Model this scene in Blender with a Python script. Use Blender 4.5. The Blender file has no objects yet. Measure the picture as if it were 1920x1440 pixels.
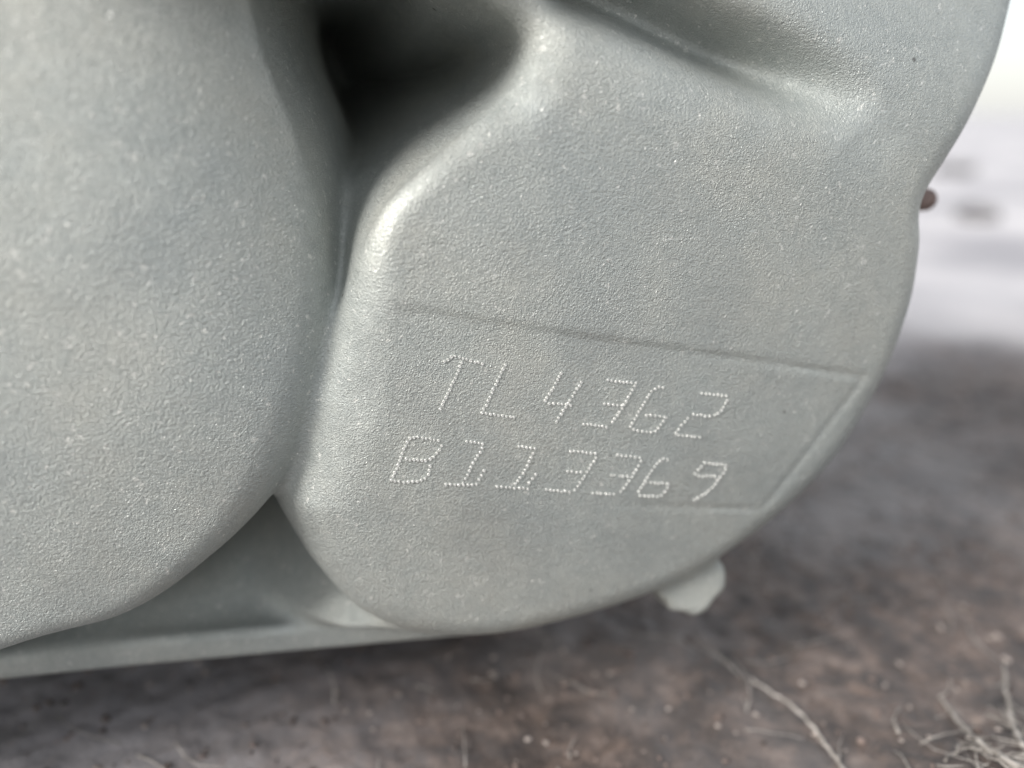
import bpy, math, random
import numpy as np
from mathutils import Vector, Matrix
from mathutils.bvhtree import BVHTree

random.seed(7); rng = np.random.default_rng(7)
R = math.radians
S = bpy.context.scene
COL = S.collection

# ------------------------------------------------------------------ camera (millimetres -> metres)
GROUND = -11.0                      # level of the soil below the casting's front lip
CAM_H, PITCH, FPX, YAW = 57.0, R(20.0), 1387.0, R(13.0)
cam_data = bpy.data.cameras.new("camera"); cam = bpy.data.objects.new("camera", cam_data); COL.objects.link(cam)
cam.location = (0, 0, CAM_H/1000); cam.rotation_euler = (R(90)-PITCH, 0, 0)
cam_data.sensor_width = 36; cam_data.lens = 26.0
cam_data.clip_start = 0.001; cam_data.clip_end = 2000
cam_data.dof.use_dof = True; cam_data.dof.focus_distance = 0.0665; cam_data.dof.aperture_fstop = 9.5
S.camera = cam

# ------------------------------------------------------------------ sky, sun, exposure
SUN_EL, SUN_AZ = R(36), R(-126)        # hazy sun from the upper left, a little behind the camera
w = bpy.data.worlds.new("World"); S.world = w; w.use_nodes = True
nt = w.node_tree; bg = nt.nodes["Background"]
sky = nt.nodes.new("ShaderNodeTexSky"); sky.sky_type = 'NISHITA'; sky.sun_disc = False
sky.sun_elevation = SUN_EL; sky.sun_rotation = SUN_AZ
sky.air_density = 1.0; sky.dust_density = 2.0; sky.ozone_density = 0.5
veil = nt.nodes.new("ShaderNodeMixRGB"); veil.inputs[0].default_value = .62       # thin even cloud over the whole sky
nt.links.new(sky.outputs[0], veil.inputs[1]); veil.inputs[2].default_value = (7.2, 7.15, 7.0, 1)
nt.links.new(veil.outputs[0], bg.inputs[0]); bg.inputs[1].default_value = 0.06
sl = bpy.data.lights.new("sun", 'SUN'); so = bpy.data.objects.new("sun", sl); COL.objects.link(so)
sl.energy = 1.4; sl.angle = R(22); sl.color = (1.0, 0.965, 0.92)
to_sun = Vector((math.sin(SUN_AZ)*math.cos(SUN_EL), math.cos(SUN_AZ)*math.cos(SUN_EL), math.sin(SUN_EL)))
so.rotation_euler = to_sun.to_track_quat('Z', 'Y').to_euler(); so.location = to_sun*2
S.view_settings.view_transform = 'Standard'; S.view_settings.look = 'None'
S.view_settings.exposure = 1.47; S.view_settings.gamma = 1.0
S.view_settings.use_curve_mapping = False
S.render.engine = 'CYCLES'; S.cycles.use_denoising = True

# ------------------------------------------------------------------ helpers
cp, sp, cy, sy = math.cos(PITCH), math.sin(PITCH), math.cos(YAW), math.sin(YAW)
def ray(px, py):
    a, b = (px-960)/FPX, (py-720)/FPX
    return np.array([a, cp-sp*b, -sp-cp*b])
def loc(v):            # world mm -> casting frame (X along the face, Y into it, Z up)
    return np.array([v[0]*cy+v[1]*sy, -v[0]*sy+v[1]*cy, v[2]])
def at(px, py, Y):     # point of the casting at depth Y that was measured at that spot of the photograph
    d = loc(ray(px, py)); t = Y/d[1]
    return d[0]*t, CAM_H+d[2]*t
def ground_at(px, py, z=GROUND):
    d = ray(px, py); t = (z-CAM_H)/d[2]
    return Vector((d[0]*t, d[1]*t, z))
def catmull(P, n=8, closed=True):
    P = np.asarray(P, float); N = len(P); out = []
    for i in range(N if closed else N-1):
        if closed: p0, p1, p2, p3 = P[(i-1) % N], P[i], P[(i+1) % N], P[(i+2) % N]
        else: p0, p1, p2, p3 = P[max(i-1, 0)], P[i], P[i+1], P[min(i+2, N-1)]
        for k in range(n):
            t = k/n
            out.append(.5*((2*p1)+(-p0+p2)*t+(2*p0-5*p1+4*p2-p3)*t*t+(-p0+3*p1-3*p2+p3)*t**3))
    if not closed: out.append(P[-1])
    return np.array(out)
def poly_sdf(poly, GX, GZ):
    X = GX.ravel(); Z = GZ.ravel(); best = np.full(X.shape, 1e9); ins = np.zeros(X.shape, bool)
    n = len(poly)
    for i in range(n):
        ax, az = poly[i]; bx, bz = poly[(i+1) % n]
        ex, ez = bx-ax, bz-az; L = ex*ex+ez*ez
        if L < 1e-9: continue
        t = np.clip(((X-ax)*ex+(Z-az)*ez)/L, 0, 1)
        best = np.minimum(best, (X-ax-ex*t)**2+(Z-az-ez*t)**2)
        c = ((az > Z) != (bz > Z)) & (X < ex*(Z-az)/(ez if abs(ez) > 1e-9 else 1e-9)+ax)
        ins ^= c
    d = np.sqrt(best); d[ins] *= -1
    return d.reshape(GX.shape)
def smin(a, b, k):
    h = np.clip(.5+.5*(b-a)/k, 0, 1); return b+(a-b)*h-k*h*(1-h)
def smax(a, b, k): return -smin(-a, -b, k)
def sstep(a, b, x):
    t = np.clip((x-a)/(b-a), 0, 1); return t*t*(3-2*t)
def ext(d2, Y, y0, y1, r):
    q1 = d2+r; q2 = np.maximum(y0-Y, Y-y1)+r
    return np.minimum(np.maximum(q1, q2), 0)+np.sqrt(np.maximum(q1, 0)**2+np.maximum(q2, 0)**2)-r
def capsule(X, Y, Z, a, b, r0, r1):
    a = np.array(a, float); e = np.array(b, float)-a; L = e@e
    t = np.clip(((X-a[0])*e[0]+(Y-a[1])*e[1]+(Z-a[2])*e[2])/L, 0, 1)
    return np.sqrt((X-a[0]-e[0]*t)**2+(Y-a[1]-e[1]*t)**2+(Z-a[2]-e[2]*t)**2)-(r0+(r1-r0)*t)
def tag(o, label=None, cat=None, group=None, kind=None):
    if label: o['label'] = label
    if cat: o['category'] = cat
    if group: o['group'] = group
    if kind: o['kind'] = kind
    return o
def mesh_obj(name, V, F, mat, parent=None, smooth=True, normals=None):
    me = bpy.data.meshes.new(name)
    V = np.asarray(V, dtype=np.float32)
    if isinstance(F, np.ndarray):
        k = F.shape[1]
        me.vertices.add(len(V)); me.vertices.foreach_set('co', V.ravel())
        me.loops.add(F.size); me.loops.foreach_set('vertex_index', F.astype(np.int32).ravel())
        me.polygons.add(len(F)); me.polygons.foreach_set('loop_start', np.arange(0, F.size, k, dtype=np.int32))
        me.update(calc_edges=True); me.validate()
    else:
        me.from_pydata([tuple(v) for v in V], [], F)
    if smooth: me.polygons.foreach_set('use_smooth', np.ones(len(me.polygons), bool))
    if normals is not None: me.normals_split_custom_set_from_vertices([tuple(n) for n in normals])
    if mat: me.materials.append(mat)
    o = bpy.data.objects.new(name, me); COL.objects.link(o)
    if parent: o.parent = parent
    return o
def vnoise(x, y, seed):
    g = np.random.default_rng(seed).random((256, 256))
    xi = np.floor(x).astype(int); yi = np.floor(y).astype(int); fx = x-xi; fy = y-yi
    fx = fx*fx*(3-2*fx); fy = fy*fy*(3-2*fy)
    a = g[xi % 256, yi % 256]; b = g[(xi+1) % 256, yi % 256]; c = g[xi % 256, (yi+1) % 256]; d = g[(xi+1) % 256, (yi+1) % 256]
    return (a*(1-fx)+b*fx)*(1-fy)+(c*(1-fx)+d*fx)*fy - .5

# ------------------------------------------------------------------ materials
def new_mat(name):
    m = bpy.data.materials.new(name); m.use_nodes = True
    n = m.node_tree; return m, n, n.nodes["Principled BSDF"]
def N(n, typ, **kw):
    o = n.nodes.new(typ)
    for k, v in kw.items():
        if k in o.inputs.keys(): o.inputs[k].default_value = v
        else: setattr(o, k, v)
    return o
def ramp(n, src, stops):
    r = n.nodes.new("ShaderNodeValToRGB"); e = r.color_ramp.elements
    while len(e) < len(stops): e.new(.5)
    for i, (p, c) in enumerate(stops): e[i].position = p; e[i].color = c if len(c) == 4 else (*c, 1)
    n.links.new(src, r.inputs[0]); return r

def cast_metal():
    m, n, b = new_mat("blasted_cast_metal"); L = n.links.new
    tc = N(n, "ShaderNodeTexCoord")
    def noise(sc, det=2.0, rough=.55):
        t = N(n, "ShaderNodeTexNoise", Scale=sc, Detail=det, Roughness=rough); L(tc.outputs['Object'], t.inputs['Vector']); return t
    blot = noise(60, 4, .6); fine = noise(900, 3, .6); grain = noise(7800, 2, .6); mid = noise(3600, 2, .55); shine = noise(5200, 1, .5)
    tint = ramp(n, blot.outputs['Fac'], [(.34, (.435, .465, .455)), (.5, (.465, .49, .472)), (.68, (.50, .515, .485))])
    spk = ramp(n, fine.outputs['Fac'], [(.3, (.93, .94, .94)), (.5, (1, 1, 1)), (.72, (1.06, 1.06, 1.05))])
    mul = N(n, "ShaderNodeMixRGB", blend_type='MULTIPLY'); mul.inputs[0].default_value = 1
    L(tint.outputs[0], mul.inputs[1]); L(spk.outputs[0], mul.inputs[2])
    # sparse dark pits and pale rubbed specks
    def specks(sc, lo, hi, cut):
        v = N(n, "ShaderNodeTexVoronoi", Scale=sc); L(tc.outputs['Object'], v.inputs['Vector'])
        d = N(n, "ShaderNodeMapRange"); d.inputs[1].default_value = lo; d.inputs[2].default_value = hi; d.inputs[3].default_value = 1; d.inputs[4].default_value = 0; L(v.outputs['Distance'], d.inputs[0])
        sx = N(n, "ShaderNodeSeparateColor"); L(v.outputs['Color'], sx.inputs[0])
        g = N(n, "ShaderNodeMath", operation='GREATER_THAN'); g.inputs[1].default_value = cut; L(sx.outputs[0], g.inputs[0])
        o = N(n, "ShaderNodeMath", operation='MULTIPLY'); L(d.outputs[0], o.inputs[0]); L(g.outputs[0], o.inputs[1]); return o
    pit = specks(300, .03, .09, .86); rub = specks(1500, .05, .16, .9); oil = noise(24, 5, .7)
    m1 = N(n, "ShaderNodeMixRGB"); m1.inputs[2].default_value = (.12, .115, .11, 1); L(pit.outputs[0], m1.inputs[0]); L(mul.outputs[0], m1.inputs[1])
    m2 = N(n, "ShaderNodeMixRGB"); m2.inputs[2].default_value = (.84, .84, .81, 1); L(rub.outputs[0], m2.inputs[0]); L(m1.outputs[0], m2.inputs[1])
    ol = ramp(n, oil.outputs['Fac'], [(.54, (0,)*3), (.72, (.25,)*3)])
    m3 = N(n, "ShaderNodeMixRGB"); m3.inputs[2].default_value = (.27, .29, .30, 1); L(ol.outputs[0], m3.inputs[0]); L(m2.outputs[0], m3.inputs[1])
    fleck = noise(1300, 2, .7)                       # sparkle of the grain, painted into the colour as bright flecks
    fk = ramp(n, fleck.outputs['Fac'], [(.64, (0,)*3), (.71, (.85,)*3)])
    m4 = N(n, "ShaderNodeMixRGB"); m4.inputs[2].default_value = (.70, .71, .68, 1); L(fk.outputs[0], m4.inputs[0]); L(m3.outputs[0], m4.inputs[1])
    L(m4.outputs[0], b.inputs['Base Color'])
    b.inputs['Metallic'].default_value = .7
    rr = ramp(n, shine.outputs['Fac'], [(.40, (.68,)*3), (.58, (.52,)*3), (.68, (.28,)*3)]); L(rr.outputs[0], b.inputs['Roughness'])
    patch = noise(85, 3, .6)
    st = N(n, "ShaderNodeMapRange"); st.inputs[1].default_value = .35; st.inputs[2].default_value = .62; st.inputs[3].default_value = .35; st.inputs[4].default_value = 1; L(patch.outputs['Fac'], st.inputs[0])
    b1 = N(n, "ShaderNodeBump", Distance=.00021); L(grain.outputs['Fac'], b1.inputs['Height']); L(st.outputs[0], b1.inputs['Strength'])
    b2 = N(n, "ShaderNodeBump", Strength=.45, Distance=.00022); L(mid.outputs['Fac'], b2.inputs['Height']); L(b1.outputs[0], b2.inputs['Normal'])
    L(b2.outputs[0], b.inputs['Normal'])
    return m
M_CAST = cast_metal()
def fresh_metal():
    m, n, b = new_mat("freshly_struck_metal")
    b.inputs['Base Color'].default_value = (.84, .84, .81, 1); b.inputs['Metallic'].default_value = .6; b.inputs['Roughness'].default_value = .3
    return m
M_FRESH = fresh_metal()
def soil():
    m, n, b = new_mat("dark_soil"); L = n.links.new
    tc = N(n, "ShaderNodeTexCoord")
    def noise(sc, det=4.0, rough=.6):
        t = N(n, "ShaderNodeTexNoise", Scale=sc, Detail=det, Roughness=rough); L(tc.outputs['Object'], t.inputs['Vector']); return t
    a = noise(190, 6, .7); c = noise(420, 4, .6); big = noise(18, 3, .5)
    r1 = ramp(n, a.outputs['Fac'], [(.30, (.035, .032, .033)), (.46, (.078, .064, .059)), (.58, (.135, .105, .092)), (.72, (.24, .20, .18))])
    r2 = ramp(n, c.outputs['Fac'], [(.3, (.72,)*3), (.55, (1,)*3), (.75, (1.35, 1.28, 1.2))])
    mul = N(n, "ShaderNodeMixRGB", blend_type='MULTIPLY'); mul.inputs[0].default_value = 1
    L(r1.outputs[0], mul.inputs[1]); L(r2.outputs[0], mul.inputs[2])
    dust = ramp(n, big.outputs['Fac'], [(.45, (0,)*3), (.65, (.75,)*3)])
    mix = N(n, "ShaderNodeMixRGB"); mix.inputs[2].default_value = (.30, .285, .285, 1)
    L(dust.outputs[0], mix.inputs[0]); L(mul.outputs[0], mix.inputs[1])
    # beyond the soil patch the ground is pale dry gravel; hazy brightness at the near left is painted on as a pale patch
    sep = N(n, "ShaderNodeSeparateXYZ"); L(tc.outputs['Object'], sep.inputs[0])
    edge = N(n, "ShaderNodeMath", operation='MULTIPLY_ADD'); edge.inputs[1].default_value = .05; L(big.outputs['Fac'], edge.inputs[0]); L(sep.outputs['Y'], edge.inputs[2])
    er = N(n, "ShaderNodeMapRange"); er.inputs[1].default_value = .215; er.inputs[2].default_value = .31; L(edge.outputs[0], er.inputs[0])
    streak = noise(9, 4, .6); gravel = ramp(n, streak.outputs['Fac'], [(.36, (.30, .29, .31)), (.52, (.50, .485, .50)), (.66, (.60, .58, .59))])
    mx2 = N(n, "ShaderNodeMixRGB"); L(er.outputs[0], mx2.inputs[0]); L(mix.outputs[0], mx2.inputs[1]); L(gravel.outputs[0], mx2.inputs[2])
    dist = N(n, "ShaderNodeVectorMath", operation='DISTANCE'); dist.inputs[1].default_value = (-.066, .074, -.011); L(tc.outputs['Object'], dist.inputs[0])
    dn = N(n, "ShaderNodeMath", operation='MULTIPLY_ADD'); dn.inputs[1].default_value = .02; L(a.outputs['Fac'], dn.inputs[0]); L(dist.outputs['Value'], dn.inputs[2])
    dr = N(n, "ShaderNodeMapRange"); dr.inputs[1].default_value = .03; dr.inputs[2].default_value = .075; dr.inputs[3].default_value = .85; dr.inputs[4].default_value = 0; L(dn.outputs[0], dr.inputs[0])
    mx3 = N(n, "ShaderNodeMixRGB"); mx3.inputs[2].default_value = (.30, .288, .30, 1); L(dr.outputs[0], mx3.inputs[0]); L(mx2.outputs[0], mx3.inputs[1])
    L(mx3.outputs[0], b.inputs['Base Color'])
    b.inputs['Roughness'].default_value = .5
    bp = N(n, "ShaderNodeBump", Strength=.6, Distance=.0008); L(c.outputs['Fac'], bp.inputs['Height']); L(bp.outputs[0], b.inputs['Normal'])
    return m
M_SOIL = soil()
def simple(name, c1, c2, scale, rough=.8, metallic=0):
    m, n, b = new_mat(name); L = n.links.new
    tc = N(n, "ShaderNodeTexCoord"); t = N(n, "ShaderNodeTexNoise", Scale=scale, Detail=4.0); L(tc.outputs['Object'], t.inputs['Vector'])
    r = ramp(n, t.outputs['Fac'], [(.35, c1), (.65, c2)]); L(r.outputs[0], b.inputs['Base Color'])
    b.inputs['Roughness'].default_value = rough; b.inputs['Metallic'].default_value = metallic
    bp = N(n, "ShaderNodeBump", Strength=.5, Distance=.0002); L(t.outputs['Fac'], bp.inputs['Height']); L(bp.outputs[0], b.inputs['Normal'])
    return m
M_CRUMB = simple("soil_crumb", (.06, .05, .047), (.22, .17, .15), 260)
M_STRAW = simple("dry_straw", (.24, .22, .20), (.48, .45, .42), 700, .7)
M_NUB = simple("rusty_cast_skin", (.17, .12, .105), (.30, .22, .20), 900, .7)
M_STONE = simple("grey_stone", (.10, .10, .11), (.22, .21, .21), 60)

# ------------------------------------------------------------------ ground: one sheet, fine near the casting, to the horizon
def graded(lo, hi, step, far):
    c = list(np.arange(lo, hi+1e-6, step)); s = step; v = hi; up = []
    while v < far: s *= 1.13; v += s; up.append(v)
    s = step; v = lo; dn = []
    while v > -far: s *= 1.13; v -= s; dn.append(v)
    return np.array(dn[::-1]+c+up)
def ground_h(x, y):      # mm
    h = 1.1*vnoise(x/9, y/9, 1)+.6*vnoise(x/3.3, y/3.3, 2)+.55*vnoise(x/1.4, y/1.4, 3)+2.2*vnoise(x/38+5, y/38, 4)
    r = np.hypot(x, y); h = h+ np.clip((r-300)/1500, 0, 1)*14*vnoise(x/220, y/220, 5)
    h = h+14*np.exp(-(((x-56)/22)**2+((y-40)/20)**2))            # small heap of litter in the near right corner
    return h+GROUND-1
gx = graded(-110, 150, .7, 250000); gy = graded(20, 240, .7, 250000)
GXg, GYg = np.meshgrid(gx, gy, indexing='ij'); H = ground_h(GXg, GYg)
nx, ny = GXg.shape; idx = np.arange(nx*ny).reshape(nx, ny)
Fg = np.stack([idx[:-1, :-1], idx[1:, :-1], idx[1:, 1:], idx[:-1, 1:]], -1).reshape(-1, 4)
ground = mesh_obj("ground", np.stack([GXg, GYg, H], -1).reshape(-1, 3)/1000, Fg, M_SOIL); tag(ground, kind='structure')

# ------------------------------------------------------------------ the casting, as a field meshed by surface nets
Y0 = 61.7
def pts(L_, Y): return np.array([at(x, y, Y) for x, y in L_])
RB = catmull(pts([(840, -90), (905, -10), (968, 40), (984, 95), (950, 165), (880, 235), (800, 305), (722, 380), (680, 460), (646, 565),
                  (602, 675), (550, 785), (516, 880), (502, 950), (535, 1018), (592, 1090), (690, 1165), (830, 1198), (985, 1186), (1220, 1116),
                  (1390, 1022), (1545, 888), (1650, 730), (1712, 580), (1735, 460), (1738, 384)], Y0+3).tolist()
             + pts([(1748, 310)], 67).tolist()+pts([(1795, 215)], 68.5).tolist()+pts([(1855, 85), (1960, -110), (2100, -420), (1700, -620), (1200, -600), (900, -400)], 71).tolist(), 7)
LB = catmull(np.concatenate([pts([(520, -330), (575, -120), (600, 60), (662, 230), (690, 400), (685, 560), (655, 690), (601, 815), (514, 942), (398, 1052), (240, 1156),
                  (0, 1226)], Y0+1.5), [(-60, 3), (-90, 1), (-113, 16), (-114, 52), (-90, 82), (-46, 96), (-18, 98)]]), 8)  # left end stretched out of view to keep sun off the near ground
WEB = catmull(pts([(600, 420), (740, 410), (790, 600), (700, 900), (540, 968), (380, 950), (430, 600)], 66), 5)
PADQ = pts([(560, 545), (1632, 712), (1436, 962), (480, 915)], Y0)

def fields(X, Y, Z, d):
    P = {}
    rr = (X-22)**2+(Z-36)**2
    yf = Y0+.0009*rr+.2*sstep(at(900, 960, Y0)[1], at(900, 640, Y0)[1], Z)*(1-sstep(-.4, .4, d['pad']))*sstep(at(690, 600, Y0)[0], at(775, 600, Y0)[0], X-.5*(Z-at(700, 600, Y0)[1]))*(1-sstep(26, 46, X))+.18*np.exp(-(d['pad']/.28)**2)*sstep(20, 40, X)*sstep(at(1400, 975, Y0)[1], at(1440, 950, Y0)[1], Z)
    gl, ga = d['gl'], d['ga']                                       # height above / run along the groove line
    yf = yf+1.8*(1-sstep(-20, 8, ga))*sstep(-9, 1, gl)+5.5*sstep(-1, 22, gl)+6.8*(1-.95*sstep(-14, 2, ga))*np.exp(-(d['sl']/2.5)**2)
    P['stamped_boss'] = ext(d['rb']-.14*np.maximum(Y-Y0-3, 0)*(1-sstep(8, 22, X))*sstep(38, 48, Z), Y, yf, 233, 4.2-2.4*(1-sstep(9, 19, X))*sstep(36, 52, Z)+3.6*(1-sstep(0, 14, X))*sstep(6, 20, Z)*(1-sstep(26, 50, Z)))
    yl = Y0-.6+.0011*((X+38)**2+(Z-42)**2)
    lb = ext(d['lb'], Y, yl, 150, 2.4+3.4*sstep(12, 40, Z)*(1-sstep(50, 64, Z)))
    c = at(488, 150, Y0)
    nrm = np.array([.80, -.55, .24]); nrm /= np.linalg.norm(nrm)
    pl = (X-c[0])*nrm[0]+(Y-Y0-1.2)*nrm[1]+(Z-c[1])*nrm[2]
    P['round_boss'] = smax(lb, pl, 13)
    P['web'] = ext(d['web'], Y, 76, 150, 2.0)
    bx = np.maximum(np.maximum(-60-X, X-56), np.maximum(2-Z, Z-116))
    wall = ext(bx, Y, 96, 236, 5)
    fx = np.maximum(np.maximum(-58-X, X-38), np.maximum(GROUND-3-Z, Z-20))
    wall = np.minimum(wall, ext(fx, Y, 107, 233, 3))
    hx = np.maximum(np.maximum(-13-X, X-20), np.maximum(40-Z, Z-150))           # the pocket runs deep into the body
    P['housing_wall'] = smax(wall, -ext(hx, Y, 40, 126, 9), 6)
    tp = at(800, -75, 66)[1]
    rx = np.maximum(np.maximum(-34-X, X-24), np.maximum(tp-Z, Z-112))
    P['added_sky_block'] = ext(rx, Y, 61, 150, 3)  # out-of-view slab added to keep sky light off the pocket and boss
    lw = np.maximum(np.maximum(-60-X, X-14), np.maximum(0-Z, Z-21))
    P['recess_web'] = ext(lw, Y, 74.4+1.15*np.maximum(Z-3, 0)-10*sstep(-14, -1, X)*sstep(1.5, 6, Z)+24*np.exp(-(np.maximum(d['lb'], 0)/3.8)**2)*sstep(2.5, 6, Z), 150, 2)
    zb = np.maximum(np.maximum(-60-X, X-11), np.maximum(-.2-Z, Z-3.5))
    P['base_flange'] = ext(zb, Y, 72.2-.09*(X+14), 160, 1.0)
    a = at(1301, 1094, 64.2)
    n_ = np.array([-.08, -.95, .22]); n_ /= np.linalg.norm(n_)
    wob = .22*np.sin(X*1.1+Z*1.3)+.15*np.sin(X*2.1-Z*1.6)
    h_ = (X-a[0])*n_[0]+(Y-64.6)*n_[1]+(Z-a[1])*n_[2]
    rad = np.sqrt(np.maximum((X-a[0]-n_[0]*h_)**2+(Y-64.6-n_[1]*h_)**2+(Z-a[1]-n_[2]*h_)**2, 0))
    q1, q2 = rad-4.25-wob+.9, np.maximum(h_, -9-h_)+.9
    P['cast_lug'] = np.minimum(np.maximum(q1, q2), 0)+np.sqrt(np.maximum(q1, 0)**2+np.maximum(q2, 0)**2)-.9
    e = at(1735, 378, 76)
    P['cast_nub'] = capsule(X, Y, Z, (e[0]-9, 80, e[1]), (e[0]-.6, 75.5, e[1]+.3), 1.35, 1.35)
    return P
def combine(P, X, Y, Z):
    f = smin(P['stamped_boss'], P['web'], 4.5)
    f = smin(f, P['added_sky_block'], 3)
    f = smin(f, P['round_boss'], 1.6)
    f = smin(f, P['housing_wall'], 2)
    g = smin(P['recess_web'], P['base_flange'], 1.6)
    f = smin(f, g, 4.5)
    f = smin(f, P['cast_lug'], 1.5)
    return smin(f, P['cast_nub'], .6)
def axis(lo, a, b, hi, s, f=1.15):
    c = list(np.arange(a, b+1e-6, s)); v, st = c[-1], s
    while v < hi: st *= f; v += st; c.append(v)
    v, st, p = a, s, []
    while v > lo: st *= f; v -= st; p.append(v)
    return np.array(p[::-1]+c, dtype=np.float32)
ax = axis(-122, -46, 76, 110, .31); ay = axis(50, 56, 84, 248, .42); az = axis(-18, -1.2, 71, 122, .31)
GX, GZ = np.meshgrid(ax, az, indexing='ij')
def seg_line(X, Z, p, q):        # signed height above the line p->q, and run past q
    p, q = np.array(p), np.array(q); e = q-p; e /= np.linalg.norm(e)
    return (Z-p[1])*e[0]-(X-p[0])*e[1], (X-q[0])*e[0]+(Z-q[1])*e[1]
g0 = at(1082, -50, 66); g1 = at(1606, 190, 66)
SLOT = [g0, at(1340, 84, 66), at(1500, 158, 66), at(1590, 200, 66), at(1612, 220, 66), at(1612, 250, 66)]
def line_dist(X, Z, L_):
    best = np.full(X.shape, 1e9)
    for (p, q), w_ in zip(zip(L_[:-1], L_[1:]), [0]*(len(L_)-1)):
        p, e = np.array(p), np.array(q)-np.array(p); t = np.clip(((X-p[0])*e[0]+(Z-p[1])*e[1])/(e@e), 0, 1)
        best = np.minimum(best, np.hypot(X-p[0]-e[0]*t, Z-p[1]-e[1]*t))
    return best
D2 = {'rb': poly_sdf(RB, GX, GZ), 'lb': poly_sdf(LB, GX, GZ), 'web': poly_sdf(WEB, GX, GZ), 'pad': poly_sdf(PADQ, GX, GZ), }; D2['sl'] = line_dist(GX, GZ, SLOT); D2['gl'], D2['ga'] = seg_line(GX, GZ, g0, g1)
D2 = {k: v.astype(np.float32) for k, v in D2.items()}
X3 = ax[:, None, None]; Y3 = ay[None, :, None]; Z3 = az[None, None, :]
F3 = combine(fields(X3, Y3, Z3, {k: v[:, None, :] for k, v in D2.items()}), X3, Y3, Z3).astype(np.float32)
def surface_nets(F, ax, ay, az):
    s = F < 0
    c = [(i, j, k) for i in (0, 1) for j in (0, 1) for k in (0, 1)]
    nx, ny, nz = F.shape
    cnt = np.zeros((nx-1, ny-1, nz-1), np.uint8)
    for i, j, k in c: cnt += s[i:nx-1+i, j:ny-1+j, k:nz-1+k]
    I, J, K = np.nonzero((cnt > 0) & (cnt < 8))
    vid = np.full(cnt.shape, -1, np.int32); vid[I, J, K] = np.arange(len(I))
    val = {q: F[I+q[0], J+q[1], K+q[2]] for q in c}
    pos = {q: np.stack([ax[I+q[0]], ay[J+q[1]], az[K+q[2]]], -1) for q in c}
    acc = np.zeros((len(I), 3)); num = np.zeros(len(I))
    for a in c:
        for d in range(3):
            if a[d]: continue
            b = tuple(1 if m == d else a[m] for m in range(3))
            va, vb = val[a], val[b]; m = (va < 0) != (vb < 0)
            t = np.where(m, va/np.where(m, va-vb, 1), 0)[:, None]
            acc += np.where(m[:, None], pos[a]+(pos[b]-pos[a])*t, 0); num += m
    V = acc/num[:, None]
    quads = []
    for d in range(3):
        sl0 = [slice(1, -1)]*3; sl1 = [slice(1, -1)]*3
        sl0[d] = slice(0, -1); sl1[d] = slice(1, None)
        a, b = s[tuple(sl0)], s[tuple(sl1)]
        I, J, K = np.nonzero(a != b)
        flip = a[I, J, K]
        o = [1, 1, 1]; o[d] = 0
        I, J, K = I+o[0], J+o[1], K+o[2]
        u, v = (d+1) % 3, (d+2) % 3
        def cell(du, dv):
            q = [I, J, K]; q[u] = q[u]-du; q[v] = q[v]-dv; return vid[q[0], q[1], q[2]]
        Q = np.stack([cell(1, 1), cell(0, 1), cell(0, 0), cell(1, 0)], -1)
        Q[~flip] = Q[~flip][:, ::-1]; quads.append(Q)
    return V, np.concatenate(quads)
V, Q = surface_nets(F3, ax, ay, az)
del F3
E = np.concatenate([Q[:, [0, 1]], Q[:, [1, 2]], Q[:, [2, 3]], Q[:, [3, 0]]])
deg = np.bincount(E[:, 0], minlength=len(V)).astype(float); deg[deg == 0] = 1
for it in range(6):                       # fair the surface (no shrinkage)
    A = np.stack([np.bincount(E[:, 0], weights=V[E[:, 1], k], minlength=len(V)) for k in range(3)], -1)/deg[:, None]
    V = V+(.5 if it % 2 == 0 else -.52)*(A-V)
fn = np.cross(V[Q[:, 2]]-V[Q[:, 0]], V[Q[:, 3]]-V[Q[:, 1]])
VN = np.zeros_like(V)
for k in range(4):
    for a in range(3): VN[:, a] += np.bincount(Q[:, k], weights=fn[:, a], minlength=len(V))
VN /= np.linalg.norm(VN, axis=1)[:, None]+1e-12

OX, OY = 0.0, 105.0                      # the thing's base
root = bpy.data.objects.new("cast_housing", None); COL.objects.link(root)
root.location = ((OX*cy-OY*sy)/1000, (OX*sy+OY*cy)/1000, 0); root.rotation_euler = (0, 0, YAW)
root.empty_display_size = .02
tag(root, "grey blasted cast metal housing with rounded bosses, dot stamped TL4362 B113369, standing on dark soil", "metal casting")
fc = V[Q].mean(1)
def bil(D, x, z):
    i = np.clip(np.searchsorted(ax, x)-1, 0, len(ax)-2); k = np.clip(np.searchsorted(az, z)-1, 0, len(az)-2)
    u = (x-ax[i])/(ax[i+1]-ax[i]); v = (z-az[k])/(az[k+1]-az[k])
    return (D[i, k]*(1-u)+D[i+1, k]*u)*(1-v)+(D[i, k+1]*(1-u)+D[i+1, k+1]*u)*v
df = {k: bil(v, fc[:, 0], fc[:, 2]) for k, v in D2.items()}
P = fields(fc[:, 0], fc[:, 1], fc[:, 2], df)
names = list(P.keys()); part = np.argmin(np.stack([P[k] for k in names]), 0)
for w_ in ('web',): part[part == names.index(w_)] = names.index('recess_web')
fl = (part == names.index('stamped_boss')) & (df['gl'] > .5) & (fc[:, 0] > g0[0]-6)
names.append('mounting_flange'); part[fl] = len(names)-1
PARTS = {}
for i, nme in enumerate(names):
    q = Q[part == i]
    if not len(q): continue
    u, inv = np.unique(q, return_inverse=True)
    PARTS[nme] = mesh_obj(nme, (V[u]-[OX, OY, 0])/1000, inv.reshape(-1, 4), M_CAST, root, True, VN[u])
PARTS['cast_nub'].data.materials[0] = M_NUB
tag(PARTS['cast_nub'], 'small reddish brown nub at the edge'); tag(PARTS['round_boss'], "large smooth rounded boss"); tag(PARTS['stamped_boss'], "round boss with the dot stamped number")

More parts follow.
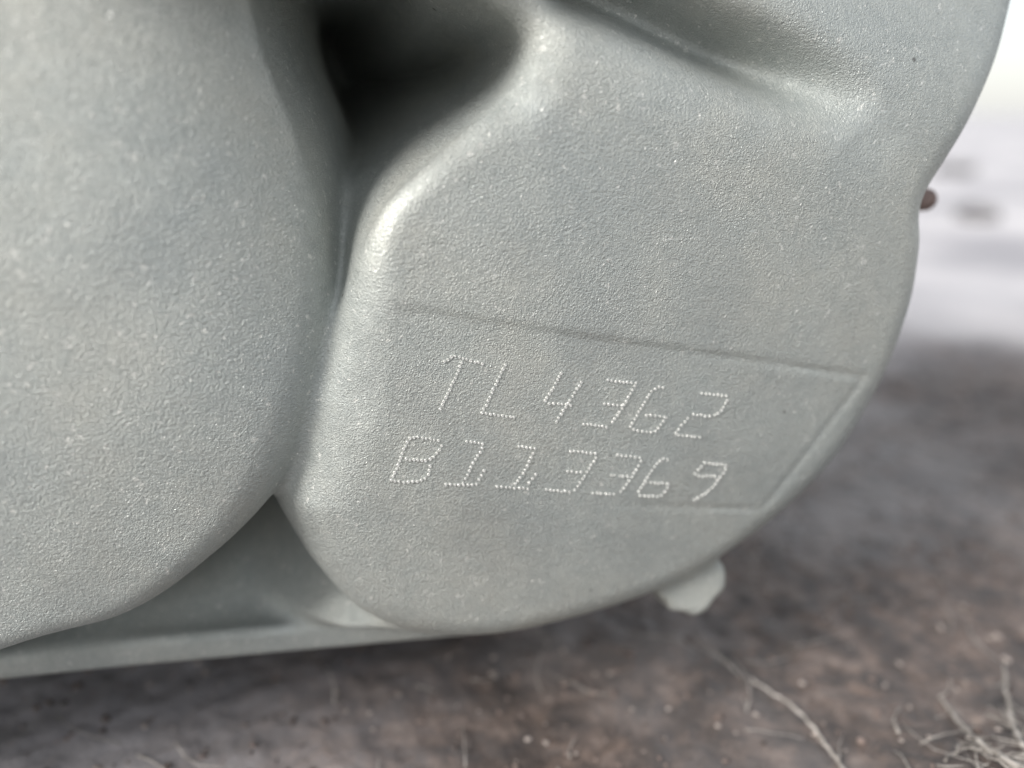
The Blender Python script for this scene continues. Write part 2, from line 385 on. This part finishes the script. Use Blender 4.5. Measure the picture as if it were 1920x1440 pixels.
# ------------------------------------------------------------------ dot-peened number: craters struck into the boss face
bvh = BVHTree.FromPolygons([tuple(v) for v in V], [tuple(q) for q in Q[np.isin(part, [names.index('stamped_boss')])].tolist()])
cam_l = Vector((0, 0, CAM_H))
CH = [  # strokes of each character, measured on the face
 [[(833, 677), (853, 668), (878, 675), (905, 682)], [(866, 680), (846, 725), (826, 767)]],
 [[(947, 684), (926, 728), (904, 774)], [(912, 775), (940, 779), (964, 782)]],
 [[(1052, 699), (1038, 726), (1022, 752)], [(1030, 756), (1050, 757), (1070, 760)], [(1090, 716), (1066, 755), (1044, 790)]],
 [[(1140, 713), (1166, 716), (1192, 718)], [(1190, 724), (1168, 764), (1148, 792)], [(1134, 757), (1166, 761)], [(1094, 795), (1118, 797), (1138, 801)]],
 [[(1244, 727), (1230, 728), (1214, 746), (1196, 776), (1182, 800)], [(1188, 805), (1204, 809), (1226, 810), (1236, 800), (1250, 783)], [(1212, 778), (1230, 780), (1246, 782)]],
 [[(1316, 738), (1340, 740), (1362, 742)], [(1364, 750), (1352, 770), (1340, 779)], [(1330, 781), (1300, 777)], [(1290, 784), (1276, 800), (1268, 812)], [(1272, 816), (1292, 818), (1312, 820)]],
 [[(768, 822), (755, 848), (745, 874), (733, 900)], [(776, 820), (800, 822), (822, 826)], [(828, 836), (820, 850), (806, 860)], [(762, 861), (784, 863), (798, 864)], [(806, 874), (802, 892), (790, 900)], [(740, 902), (762, 904), (782, 903)]],
 [[(876, 828), (904, 832)], [(904, 840), (886, 872), (868, 905)], [(836, 907), (864, 909), (894, 909)], [(898, 899), (908, 884)]],
 [[(972, 837), (1002, 841)], [(1000, 850), (984, 882), (966, 908)], [(932, 912), (962, 915), (990, 916)], [(992, 906), (1004, 890)]],
 [[(1070, 846), (1094, 848), (1116, 850)], [(1118, 858), (1098, 890), (1078, 918)], [(1064, 884), (1090, 886)], [(1024, 918), (1046, 921), (1068, 922)]],
 [[(1158, 853), (1180, 856), (1200, 858)], [(1202, 866), (1184, 896), (1164, 922)], [(1146, 891), (1176, 894)], [(1112, 924), (1132, 926), (1152, 927)]],
 [[(1252, 862), (1240, 862), (1224, 880), (1208, 906), (1198, 922)], [(1200, 930), (1222, 931), (1240, 929), (1250, 918), (1254, 908)], [(1212, 905), (1232, 906), (1250, 907)]],
 [[(1322, 868), (1340, 870), (1360, 873)], [(1314, 876), (1304, 888)], [(1310, 893), (1326, 893), (1340, 893)], [(1360, 880), (1346, 900), (1330, 920), (1302, 938)]],
]
def resample(P, step):
    C = catmull(P, 10, False) if len(P) > 2 else np.array([np.array(P[0])+(np.array(P[1])-np.array(P[0]))*t for t in np.linspace(0, 1, 20)])
    s = np.concatenate([[0], np.cumsum(np.linalg.norm(np.diff(C, axis=0), axis=1))]); n = max(2, round(s[-1]/step)+1)
    t = np.linspace(0, s[-1], n); return np.stack([np.interp(t, s, C[:, 0]), np.interp(t, s, C[:, 1])], -1)
rngd = random.Random(3)
for strokes in CH:
    cv, cf = [], []
    for st in strokes:
        for (px, py) in resample(st, 8.0):
            d = Vector(loc(ray(px+rngd.gauss(0, .5), py+rngd.gauss(0, .5)))).normalized()
            hit, nrm, _, _ = bvh.ray_cast(cam_l, d)
            if hit is None: continue
            if nrm.dot(d) > 0: nrm = -nrm
            tx = Vector((1, 0, 0)); tx = (tx-nrm*tx.dot(nrm)).normalized(); tz = nrm.cross(tx)
            r = .128*rngd.uniform(.85, 1.15); base = len(cv); n = 9
            for rad, hgt in ((1.12, -.03), (.98, .085), (.8, .095), (.45, .02)):
                for k in range(n):
                    a = 2*math.pi*k/n; rj = r*rad*rngd.uniform(.93, 1.07)
                    cv.append(hit+tx*(math.cos(a)*rj)+tz*(math.sin(a)*rj)+nrm*hgt)
            cv.append(hit+nrm*.006); top = len(cv)-1
            for q in range(3):
                for k in range(n):
                    k2 = (k+1) % n; cf.append((base+q*n+k, base+q*n+k2, base+(q+1)*n+k2, base+(q+1)*n+k))
            for k in range(n): cf.append((base+3*n+k, base+3*n+(k+1) % n, top))
    mesh_obj("stamped_character", [(v-Vector((OX, OY, 0)))/1000 for v in cv], cf, M_FRESH, PARTS['stamped_boss'])

# ------------------------------------------------------------------ litter on the soil
def tube(path, r0, r1, n=6, jit=0.0):
    Vv, Ff = [], []; path = [Vector(p) for p in path]; m = len(path)
    for i, p in enumerate(path):
        t = (path[min(i+1, m-1)]-path[max(i-1, 0)]).normalized()
        u = t.orthogonal().normalized(); v = t.cross(u); r = r0+(r1-r0)*i/(m-1)
        for k in range(n):
            a = 2*math.pi*k/n; rr = r*(1+random.uniform(-jit, jit)); Vv.append(p+u*(math.cos(a)*rr)+v*(math.sin(a)*rr))
    for i in range(m-1):
        for k in range(n): Ff.append((i*n+k, i*n+(k+1) % n, (i+1)*n+(k+1) % n, (i+1)*n+k))
    Ff.append(tuple(range(n))[::-1]); Ff.append(tuple((m-1)*n+k for k in range(n)))
    return Vv, Ff
def inside_casting(x, y):
    X = x*cy+y*sy; Y = -x*sy+y*cy
    return -60 < X < 42 and 104 < Y < 236
ico_v = []; ph = (1+5**.5)/2
for a in (-1, 1):
    for b in (-ph, ph): ico_v += [(0, a, b), (a, b, 0), (b, 0, a)]
ico_v = np.array(ico_v)/math.hypot(1, ph)
def hull_faces(v):
    f = []; e = min(np.linalg.norm(v[0]-v[j]) for j in range(1, 12))*1.05
    for i in range(12):
        for j in range(i+1, 12):
            for k in range(j+1, 12):
                if all(np.linalg.norm(v[a]-v[b]) < e for a, b in ((i, j), (j, k), (i, k))):
                    f.append((i, j, k) if np.dot(np.cross(v[j]-v[i], v[k]-v[i]), v[i]) > 0 else (i, k, j))
    return np.array(f)
ico_f = hull_faces(ico_v)
def crumbs(name, n, area, sz, mat):
    vs, fs, c = [], [], 0
    while c < n:
        x = rng.uniform(*area[0]); y = rng.uniform(*area[1])
        if inside_casting(x, y): continue
        s = sz[0]*(sz[1]/sz[0])**(rng.random()**2.2)
        q = Matrix.Rotation(rng.uniform(0, 6.3), 3, 'Z') @ Matrix.Rotation(rng.uniform(0, 6.3), 3, 'X')
        v = ico_v*rng.uniform(.7, 1.15, (12, 1))*s*np.array([1, rng.uniform(.4, 1), rng.uniform(.4, .8)])
        v = v @ np.array(q).T; v[:, 2] *= .75
        z = float(ground_h(np.array([x]), np.array([y]))[0])
        vs.append(v+[x, y, z+.15*s]); fs.append(ico_f+12*c); c += 1
    return mesh_obj(name, np.concatenate(vs)/1000, np.concatenate(fs), mat, None, False)
tag(crumbs("soil_crumbs", 4200, ((-90, 150), (22, 230)), (.2, .9), M_CRUMB), "small dark brown soil crumbs scattered over the ground", "soil", kind='stuff')
M_GRIT = simple("pale_grit", (.20, .17, .155), (.42, .37, .34), 300)
tag(crumbs("pale_grit", 1500, ((-80, 140), (35, 220)), (.2, .75), M_GRIT), "scattered pale grit and bark specks on the dark soil", "grit", kind='stuff')
fv, ff = [], []
for i in range(430):
    x, y = rng.uniform(-80, 140), rng.uniform(22, 190)
    if i > 260: x, y = rng.normal(54, 9), rng.normal(50, 8)
    if inside_casting(x, y): continue
    a = rng.uniform(0, 6.3); L_ = rng.uniform(2, 11); p = []; bend = rng.uniform(-.6, .6)
    for k in range(5):
        t = k/4*L_; aa = a+bend*k/4; xx, yy = x+math.cos(aa)*t, y+math.sin(aa)*t
        p.append((xx, yy, float(ground_h(np.array([xx]), np.array([yy]))[0])+.3+rng.uniform(0, .5)))
    v, f = tube(p, rng.uniform(.05, .11)*(1.7 if i > 260 else 1), .04, 5); o = len(fv); fv += v; ff += [tuple(q+o for q in g) for g in f]
tag(mesh_obj("root_fibres", np.array(fv)/1000, ff, M_STRAW), "fine dry root fibres lying loose on the dark soil", "fibres", kind='stuff')

def ground_hit(px, py, up):
    z = GROUND
    for _ in range(40):
        g = ground_at(px, py, z); z += .5*(float(ground_h(np.array([g.x]), np.array([g.y]))[0])+up-z)
    return ground_at(px, py, z)
def stalk(name, pix, z, r0, r1, label, cat, fray=0):
    p = [ground_hit(px, py, zz) for (px, py), zz in zip(pix, z)]
    C = catmull([tuple(q) for q in p], 8, False); C += rng.normal(0, .07, C.shape)
    v, f = tube(C, r0, r1, 7, .25); fs = [list(f)]
    for i in range(fray):
        k = rng.integers(3, len(C)-2); b = C[k]; dirv = C[min(k+3, len(C)-1)]-C[k-3]; dirv /= np.linalg.norm(dirv)
        L_ = rng.uniform(1.5, 5); off = rng.normal(0, .6, 3); off[2] = abs(off[2])*.6
        q = [b+dirv*L_*t+off*L_*t*t*.5 for t in np.linspace(0, 1, 5)]
        vv, f2 = tube(q, .08, .03, 5, .2); o = len(v); v = v+vv; f = f+[tuple(x+o for x in g) for g in f2]
    o = mesh_obj(name, np.array([tuple(x) for x in v])/1000, f, M_STRAW)
    return tag(o, label, cat)
stalk("dry_stalk", [(1762, 1306), (1796, 1352), (1840, 1394), (1896, 1430), (1990, 1490)], [.3, .8, 1.2, 1.4, 1.2], .14, .42,
      "frayed pale dry stalk lying slantwise in the near right corner", "stalk", 60)
stalk("dry_stalk", [(1882, 1244), (1888, 1300), (1898, 1350), (1918, 1400)], [.6, .9, 1.0, .8], .16, .3,
      "short upright pale fibre tuft beside the frayed stalk", "stalk", 36)
stalk("grass_stem", [(1410, 1275), (1480, 1320), (1530, 1370), (1580, 1440), (1620, 1500)], [.3, .5, .6, .5, .4], .16, .24,
      "thin straight pale grass stem left of the frayed stalk", "stem", 2)
# far stones on the sunlit ground
far = [((1790, 322), 24, "dark low stone far behind the housing, nearest the horizon"),
       ((1830, 405), 15, "small dark stone on the sunlit ground behind the housing")]
for (px, py), s, lab in far:
    g = ground_at(px, py)
    v = ico_v*rng.uniform(.8, 1.2, (12, 1))*s*np.array([1.2, .9, .45])
    import bmesh
    bm = bmesh.new(); vv = [bm.verts.new(q) for q in v]
    for f in ico_f: bm.faces.new([vv[i] for i in f])
    bmesh.ops.subdivide_edges(bm, edges=bm.edges[:], cuts=2, use_grid_fill=True, smooth=.6)
    me = bpy.data.meshes.new("stone"); bm.transform(Matrix.Scale(.001, 4)); bm.to_mesh(me); bm.free()
    me.materials.append(M_STONE); me.polygons.foreach_set('use_smooth', np.ones(len(me.polygons), bool))
    o = bpy.data.objects.new("stone", me); COL.objects.link(o); o.location = (g.x/1000, g.y/1000, (GROUND+2)/1000)
    tag(o, lab, "stone")
